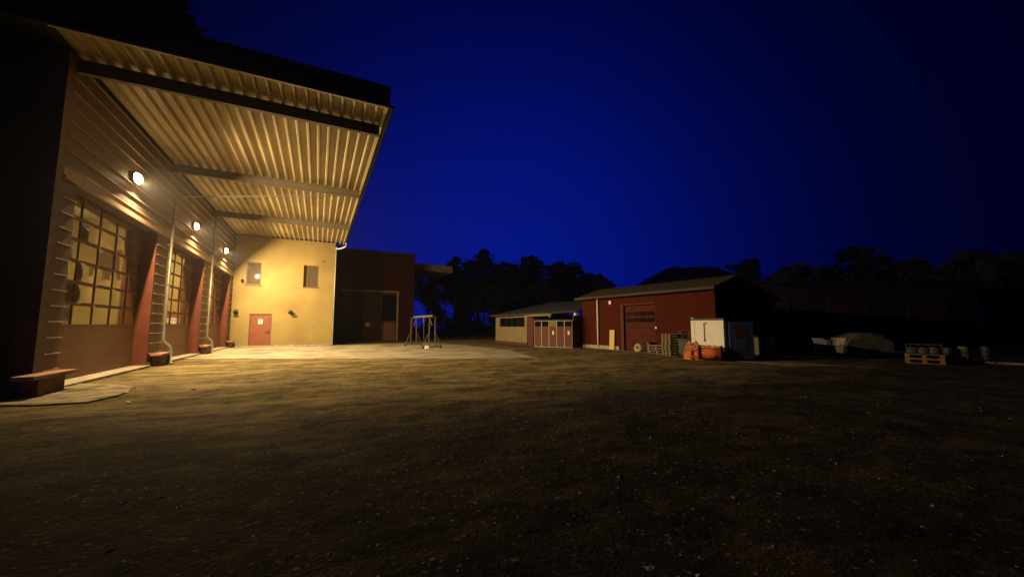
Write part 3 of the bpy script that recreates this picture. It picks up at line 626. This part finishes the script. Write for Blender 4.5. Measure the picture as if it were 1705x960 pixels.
# coil of hose hung on a dark drum
t = thing('hose_coil', 'tangled pale yellow hose coil leaning on the dark drum', 'hose', (17.62, 17.75, 0.0), ang)
hp = []
for i in range(150):
    a_ = i * 0.30; rr_ = 0.13 + 0.055 * math.sin(i * 0.71) + 0.0006 * i + 0.03 * math.sin(i * 0.173)
    hp.append((rr_ * math.cos(a_), -0.08 + 0.05 * math.sin(i * 0.37), 0.27 + rr_ * math.sin(a_)))
MB().tube(hp, 0.022, 6).build('coil', M['hose'], t, smooth=True)
t = thing('drum', 'dark drum standing behind the pale hose coil', 'drum', (18.0, 17.25, 0))
MB().tube([(0, 0, 0.02), (0, 0, 0.2), (0, 0, 0.215), (0, 0, 0.23), (0, 0, 0.42), (0, 0, 0.44), (0, 0, 0.6)], [0.22, 0.22, 0.235, 0.22, 0.22, 0.235, 0.22], 20).build('drum_body', M['black'], t)
MB().tube([(0, 0, 0.6), (0, 0, 0.63)], 0.23, 20).build('drum_lid', M['black'], t)
# green bin
t = thing('green_bin', 'dark green lidded bin between pallet stacks and white container', 'bin', (17.0, 13.75, 0), ang)
MB().prism([(-0.30, 0.12), (0.30, 0.12), (0.36, 0.86), (-0.36, 0.86)], 'y', -0.30, 0.30).build('bin_body', M['green'], t, bevel=0.02)
MB().prism([(-0.39, 0.862), (0.39, 0.862), (0.36, 0.93), (-0.36, 0.95)], 'y', -0.34, 0.34).build('bin_lid', M['green'], t, bevel=0.015)
for s in (-1, 1): MB().tube([(s * 0.24, 0.2, 0.085), (s * 0.29, 0.2, 0.085)], 0.085, 12).build('wheel', M['rubber'], t)
# white container
t = thing('white_container', 'white box container with dark green roof and locking bar', 'container', (17.05, 12.45, 0), R(-82))
w_, dp, hc = 0.80, 0.32, 1.86
MB().box(-w_, w_, -dp, dp, 0.42, hc).build('body', M['white'], t, bevel=0.01)
MB().box(-w_ - 0.03, w_ + 0.03, -dp - 0.03, dp + 0.03, hc + 0.002, hc + 0.10).build('roof', M['green'], t, bevel=0.01)
MB().box(-w_ + 0.19, -w_ + 0.20, -dp - 0.006, -dp - 0.002, 0.46, hc - 0.04).build('door_seam', M['ink'], t)
MB().bar((-0.12, -dp - 0.035, hc - 0.12), (-0.12, -dp - 0.035, 0.92), 0.022).box(-0.15, -0.09, -dp - 0.05, -dp - 0.002, 0.86, 0.93).build('locking_bar', M['black'], t)
MB().tube([(-0.02, -dp - 0.001, hc - 0.13), (-0.02, -dp - 0.03, hc - 0.13)], 0.035, 10).build('vent', M['black'], t)
MB().box(-w_ + 0.02, -w_ + 0.13, -dp + 0.02, -dp + 0.1, hc + 0.102, hc + 0.14).build('roof_lug', M['white'], t)
MB().box(-w_ + 0.05, -w_ + 0.2, -dp + 0.05, dp - 0.05, 0, 0.418).build('skid', M['black'], t); MB().box(w_ - 0.2, w_ - 0.05, -dp + 0.05, dp - 0.05, 0, 0.418).build('skid', M['black'], t)
# orange machine attachments in front of it
t = thing('orange_bucket', 'orange pointed A shaped machine bucket standing beside the orange roller', 'bucket', (15.98, 12.62, 0), R(-70))
for s in (-1, 1):
    MB().bar((s * 0.26, 0.0, 0.0), (s * 0.24, 0, 0.46), 0.09, 0.34).bar((s * 0.24, 0, 0.44), (s * 0.02, 0, 0.80), 0.09, 0.34).build('side_plate', M['orange'], t)
MB().bar((-0.22, 0.02, 0.52), (0.22, 0.02, 0.52), 0.30, 0.05).bar((-0.2, 0.1, 0.2), (0.2, 0.1, 0.34), 0.05, 0.28).build('cross_plate', M['orange'], t)
MB().tube([(-0.12, -0.05, 0.58), (0.12, -0.05, 0.62)], 0.05, 10).build('hydraulic_ram', M['greywhite'], t)
tee = MB()
for k in (-2, -1, 0, 1, 2): tee.prism([(k * 0.11 - 0.03, 0.20), (k * 0.11 + 0.03, 0.20), (k * 0.11, 0.07)], 'y', -0.17, -0.12)
tee.build('bucket_teeth', M['orange'], t)
t = thing('orange_roller', 'orange sweeping roller with dark bristled ends before the white container', 'roller', (16.30, 11.97, 0), R(-62))
MB().tube([(-0.40, 0, 0.33), (-0.2, 0, 0.34), (0.05, 0, 0.30), (0.42, 0, 0.33)], [0.24, 0.27, 0.23, 0.27], 16).build('roller_drum', M['orange'], t, smooth=True)
for s, q in ((-1, 0.37), (1, 0.34)): MB().tube([(s * 0.41, 0, 0.36), (s * 0.47, 0, 0.36)], q - 0.02, 11).build('end_brush', M['darkred'] if s < 0 else M['reveal'], t)
MB().bar((-0.5, 0.1, 0.66), (0.5, 0.1, 0.64), 0.16, 0.05).bar((-0.47, 0.1, 0.1), (-0.47, 0.1, 0.70), 0.07, 0.05).bar((0.49, 0.1, 0.08), (0.49, 0.1, 0.70), 0.07, 0.05).build('hood', M['orange'], t)
# dark blue container
t = thing('blue_container', 'dark blue steel container with a grey panel, right of the white one', 'container', (17.68, 11.5, 0), R(-36))
MB().box(-0.53, 0.5, -0.45, 0.45, 0.06, 1.78).build('body', M['blue'], t, bevel=0.015)
MB().box(-0.30, 0.22, -0.475, -0.452, 0.55, 1.05).build('panel', M['bluep'], t)
MB().box(-0.30, 0.22, -0.47, -0.452, 1.08, 1.62).build('grille', M['shutter'], t)
MB().box(-0.5, -0.4, -0.45, 0.45, 0, 0.058).build('skid', M['black'], t); MB().box(0.4, 0.5, -0.45, 0.45, 0, 0.058).build('skid', M['black'], t)
# beige slant topped bin
t = thing('grit_bin', 'beige grit bin with sloping lid right of the blue container', 'bin', (21.6, 12.6, 0), R(-72))
t.scale = (1.05, 1.05, 1.1)
MB().prism([(-0.42, 0.06), (0.40, 0.06), (0.46, 0.80), (-0.50, 0.92)], 'y', -0.45, 0.45).build('bin_body', M['beige'], t, bevel=0.02)
MB().prism([(-0.54, 0.935), (0.50, 0.81), (0.50, 0.87), (-0.54, 1.0)], 'y', -0.5, 0.5).build('bin_lid', M['bluep'], t, bevel=0.01)
MB().box(-0.1, 0.18, -0.482, -0.462, 0.50, 0.74).build('hasp_plate', M['tarp'], t)
MB().box(-0.36, -0.2, -0.4, 0.4, 0, 0.058).build('skid', M['black'], t); MB().box(0.2, 0.36, -0.4, 0.4, 0, 0.058).build('skid', M['black'], t)
# low flat trailer with boards on it
t = thing('flat_trailer', 'low dark flat trailer with a pale plate parked before the black hall', 'trailer', (23.8, 11.6, 0), R(-27))
MB().box(-1.0, 1.0, -0.6, 0.6, 0.48, 0.58).build('trailer_bed', M['hall'], t, bevel=0.01)
MB().box(-0.9, -0.66, -0.625, -0.602, 0.43, 0.55).build('plate', M['greywhite'], t)
MB().bar((1.0, 0, 0.5), (1.8, 0, 0.42), 0.07).build('drawbar', M['black'], t)
for s in (-1, 1): MB().tube([(0.1, s * 0.62, 0.27), (0.1, s * 0.76, 0.27)], 0.27, 18).build('wheel', M['rubber'], t)
t = MB().prism([(-0.35, 0.0), (0.28, -0.02), (0.28, 0.20), (0.12, 0.34), (-0.42, 0.36)], 'y', -0.02, 0.02).build('white_sheet', M['white']); t.location = (24.05, 11.05, 0.60); t.rotation_euler = (R(-16), 0, R(-27))
tag(t, 'white torn sheet of board propped on the flat trailer', 'board')
t = MB().box(-0.24, 0.24, -0.2, 0.2, 0, 0.22).box(-0.26, 0.26, -0.22, 0.22, 0.222, 0.27).build('wooden_crate', M['pallet']); t.location = (24.65, 10.95, 0.582); t.rotation_euler = (0, 0, R(-20))
tag(t, 'small brown crate on the flat trailer beside the white sheet', 'crate')
# covered trailer
t = thing('covered_trailer', 'grey tarpaulin covered trailer with sloping front before the black hall', 'trailer', (25.1, 10.0, 0), R(-36))
t.scale = (0.82, 0.85, 1)
cv = MB(); sec = [(-1.05, 0.30, 0.16), (-0.98, 0.75, 0.55), (-0.85, 1.0, 0.80), (-0.2, 1.22, 1.0), (0.5, 1.24, 1.0), (1.1, 1.15, 0.92), (1.55, 0.9, 0.8)]
for x, h_, q in sec:
    for y, zf in ((-0.75, 0.28), (-0.78, 0.28 + (h_ - 0.28) * 0.8), (-0.55, h_), (0.55, h_), (0.78, 0.28 + (h_ - 0.28) * 0.8), (0.75, 0.28)): cv.v.append((x, y, zf))
cv.f = [(i * 6 + j, i * 6 + j + 1, (i + 1) * 6 + j + 1, (i + 1) * 6 + j) for i in range(6) for j in range(5)] + [tuple(range(6)), tuple(range(36, 42))]
cv.build('tarpaulin', M['tarp'], t, bevel=0.03)
MB().box(-1.0, 1.5, -0.7, 0.7, 0.22, 0.279).bar((1.5, 0, 0.25), (2.2, 0, 0.35), 0.07).build('chassis', M['black'], t)
MB().prism([(-1.22, 0.22), (-1.10, 0.22), (-0.92, 0.98), (-1.02, 0.98)], 'y', -0.70, 0.60).build('front_board', M['greywhite'], t)
for s in (-1, 1): MB().tube([(0.3, s * 0.70, 0.24), (0.3, s * 0.84, 0.24)], 0.24, 18).build('wheel', M['rubber'], t)
# pallet box with sacks
t = thing('pallet_cage', 'grey mesh cage of sacks on fresh yellow pallets at the yard edge', 'cage', (23.25, 6.95, 0), R(-73))
cg = MB()
for x in (-0.52, -0.17, 0.17, 0.52):
    for y in (-0.36, 0.36): cg.bar((x, y, 0.40), (x, y, 0.82), 0.02)
for z in (0.44, 0.62, 0.80):
    for y in (-0.36, 0.36): cg.bar((-0.53, y, z), (0.53, y, z), 0.02)
    for x in (-0.53, 0.53): cg.bar((x, -0.36, z), (x, 0.36, z), 0.02)
cg.build('cage_frame', M['bluep'], t)
sk = MB(); rn = random.Random(4)
for x in (-0.34, 0.0, 0.32):
    h_ = rn.uniform(0.26, 0.36); sk.tube([(x, 0, 0.41), (x, 0, 0.48), (x, 0, 0.41 + h_ * 0.7), (x, 0, 0.41 + h_)], [0.15, 0.19, 0.18, 0.09], 12)
sk.build('sacks', M['tarp'], t, smooth=True)
for k in range(2):
    o = pallet_mesh(1.16, 0.8).build('pallet', M['palletnew']); o.location = (23.25, 6.95, 0.002 + k * 0.2); o.rotation_euler = (0, 0, R(-73)); o.scale = (1, 1, 1.37)
    tag(o, ('lower' if k == 0 else 'upper') + ' fresh yellow pallet under the mesh cage of sacks', 'pallet', 'fresh pallets under the cage')
for i, (x, y, h_, c, lb) in enumerate(((25.2, 6.75, 0.62, 'bluep', 'dim grey barrel nearest the pallet cage at the yard edge'), (25.7, 6.4, 0.68, 'tarp', 'pale grey barrel, middle of the three at the yard edge'), (26.3, 5.9, 0.68, 'bluep', 'bluish barrel farthest right of the three at the yard edge'))):
    t = thing('barrel', lb, 'barrel', (x, y, 0), 0, 'barrels at the yard edge')
    MB().tube([(0, 0, 0), (0, 0, h_ * 0.33), (0, 0, h_ * 0.35), (0, 0, h_ * 0.37), (0, 0, h_ * 0.66), (0, 0, h_ * 0.68), (0, 0, h_ * 0.7), (0, 0, h_)], [0.17, 0.18, 0.195, 0.18, 0.18, 0.195, 0.18, 0.17], 18).build('barrel_body', M[c], t)
    MB().tube([(0.06, 0, h_), (0.06, 0, h_ + 0.03)], 0.03, 8).build('bung', M['black'], t)
o = MB().box(-0.9, 1.6, -0.07, 0.07, 0, 0.10).build('timber_beam', M['oldwood'], bevel=0.01); o.location = (25.6, 5.0, 0.0); o.rotation_euler = (0, 0, R(-70))
tag(o, 'long pale timber beam lying at the right edge of the yard', 'beam')

# ------------------------------------------------------------------ dark hall beyond the containers
t = thing('dark_hall', 'long unlit black hall with low roof along the right of the yard', 'building', (40.9, 16.3, 0), -R(26.708))
hw = 10.8
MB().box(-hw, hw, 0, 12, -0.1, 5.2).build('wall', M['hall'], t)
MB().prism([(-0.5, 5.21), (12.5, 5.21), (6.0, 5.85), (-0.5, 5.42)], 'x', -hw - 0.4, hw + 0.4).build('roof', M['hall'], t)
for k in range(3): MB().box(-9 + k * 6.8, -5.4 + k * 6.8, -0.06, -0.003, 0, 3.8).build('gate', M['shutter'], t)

# ------------------------------------------------------------------ trees
def crown_mesh(name, seed, n, kind):
    rn = random.Random(seed); mb = MB(); lobes = []
    if kind == 'round':
        for k in range(24):
            h = rn.uniform(0.06, 0.98) if k > 8 else rn.uniform(0.55, 0.98); a_ = rn.random() * 6.283; rr_ = rn.uniform(0.0, 0.30) * (1.15 - abs(h - 0.55) * 1.7)
            lobes.append((rr_ * math.cos(a_), rr_ * math.sin(a_), h - 0.05, rn.uniform(0.07, 0.15)))
        for k in range(16):
            a_ = rn.random() * 6.283; q_ = rn.uniform(0.05, 0.3); lobes.append((q_ * math.cos(a_), q_ * math.sin(a_), 1.02 - q_ * rn.uniform(0.5, 1.3), rn.uniform(0.025, 0.055)))
    else:
        for k in range(22):
            h = 0.16 + 0.82 * k / 21; a_ = k * 2.4; rr_ = 0.19 * (1.02 - h) ** 0.8
            lobes.append((rr_ * math.cos(a_), rr_ * math.sin(a_), h, 0.05 + 0.07 * (1.05 - h)))
    per = n // len(lobes)
    for (x, y, z, r_) in lobes:
        for k in range(per):
            v = Vector((rn.gauss(0, 1), rn.gauss(0, 1), rn.gauss(0, 0.85))).normalized() * r_ * rn.random() ** 0.4 * rn.uniform(0.8, 1.2)
            c = Vector((x, y, z)) + v; s = rn.uniform(0.008, 0.018)
            a_ = Vector((rn.gauss(0, 1), rn.gauss(0, 1), rn.gauss(0, 1))).normalized(); b_ = a_.orthogonal().normalized()
            mb.raw([c - a_ * s * 1.5, c + b_ * s * 0.8, c + a_ * s * 1.5, c - b_ * s * 0.8], [(0, 1, 2, 3)])
    me_o = mb.build(name, M['leaf']); return me_o, lobes
def trunk_mb(lobes):
    mb = MB().tube([(0, 0, 0), (0.004, 0, 0.25), (-0.003, 0.004, 0.55), (0, 0, 0.88)], [0.022, 0.016, 0.011, 0.004], 8)
    for (x, y, z, r_) in lobes[::2]: mb.tube([(0, 0, max(0.12, z - 0.22)), (x * 0.5, y * 0.5, z - 0.10), (x, y, z)], [0.008, 0.005, 0.002], 5)
    return mb
protos = []
for i, kd in enumerate(('round', 'round', 'spruce', 'round')):
    c, lb = crown_mesh('crown', 20 + i, 7500, kd); tr = trunk_mb(lb).build('trunk', M['bark'])
    r_ = bpy.data.objects.new('tree', None); col.objects.link(r_); c.parent = r_; tr.parent = r_; protos.append(r_)
used = [False] * 4
def tree(k, x, y, h, wd, rz, label, group):
    if used[k]: r_ = copy_tree(protos[k])
    else: r_ = protos[k]; used[k] = True
    r_.name = 'spruce_tree' if k == 2 else 'leafy_tree'
    r_.location = (x, y, -0.1); r_.scale = (h * wd, h * wd, h); r_.rotation_euler = (0, 0, rz)
    tag(r_, label, 'tree', group)
rn = random.Random(11)
G1 = 'dark trees behind the brick building and cream shed'
L1 = 'dark leafy tree in the row between the pale side canopy and the barn roof'
left = [(0, 27.5, 69, 17.2, 1.0, 'tallest dark tree rising right of the pale side canopy'), (1, 39.6, 69, 17.0, 1.1, 'broad dark tree behind the roof of the cream shed'),
        (3, 45.6, 66, 16.3, 1.1, 'round dark tree standing just left of the red barn roof'), (1, 23.5, 71, 14.8, 1.1, L1), (3, 32.5, 66, 14.6, 1.1, L1), (0, 34.5, 74, 16.2, 1.0, L1),
        (3, 51, 64, 13.6, 1.2, L1), (0, 42.5, 62, 13.2, 1.2, L1), (1, 56, 66, 12.2, 1.3, L1), (0, 19, 74, 14.2, 1.1, L1), (1, 29.5, 60, 11.5, 1.4, L1), (3, 37, 60, 11.0, 1.5, L1), (0, 47, 57, 10.2, 1.4, L1), (3, 22, 63, 10.5, 1.4, L1), (1, 26, 57, 8.8, 1.6, L1), (3, 34, 53, 8.2, 1.6, L1)]
for k, x, y, h, wd, lb in left: tree(k, x, y, h * 0.93, wd * 1.05, rn.random() * 6, lb, G1)
G2 = 'dark trees beyond the black hall'; L2 = 'dim dark tree among those showing above the black hall roof'
right = [(1, 58, 36, 11.7, 1.1, 'dim tree rising at the left end of the black hall roof'), (0, 62, 23.5, 11.6, 1.3, 'tallest dim tree above the black hall roof'), (3, 60, 30, 10.5, 1.2, L2), (0, 63, 19, 9.5, 1.3, L2), (1, 64, 14, 9.7, 1.4, L2),
         (3, 66, 10.5, 8.9, 1.6, 'broad dim tree at the far right beyond the hall'), (3, 56, 40, 9.1, 1.3, L2), (1, 66, 27, 9.6, 1.3, L2), (0, 68, 17, 8.5, 1.5, L2)]
for k, x, y, h, wd, lb in right: tree(k, x, y, h, wd, rn.random() * 6, lb, G2)
G3 = 'tall trees behind the garage'
for k, x, y, h, wd, lb in ((2, -14.6, 42, 31, 1.5, 'tall black spruce behind the garage, nearest its canopy'), (2, -21, 42, 30, 1.6, 'tall black spruce behind the garage, middle of the three'), (2, -27, 40, 29, 1.7, 'tall black spruce behind the garage, farthest left of the three')):
    tree(k, x, y, h, wd, rn.random() * 6, lb, G3)

# ------------------------------------------------------------------ thin night mist
hz = MB().box(-70, 130, -20, 135, -1.2, 42).build('haze', bpy.data.materials.new('night_mist'))
hm = hz.data.materials[0]; hm.use_nodes = True; hm.node_tree.nodes.clear()
ho = hm.node_tree.nodes.new('ShaderNodeOutputMaterial'); hv = hm.node_tree.nodes.new('ShaderNodeVolumePrincipled')
hv.inputs['Color'].default_value = (0.9, 0.92, 1.0, 1); hv.inputs['Density'].default_value = 0.0005; hv.inputs['Anisotropy'].default_value = 0.75
hm.node_tree.links.new(hv.outputs[0], ho.inputs['Volume'])
tag(hz, kind='stuff')
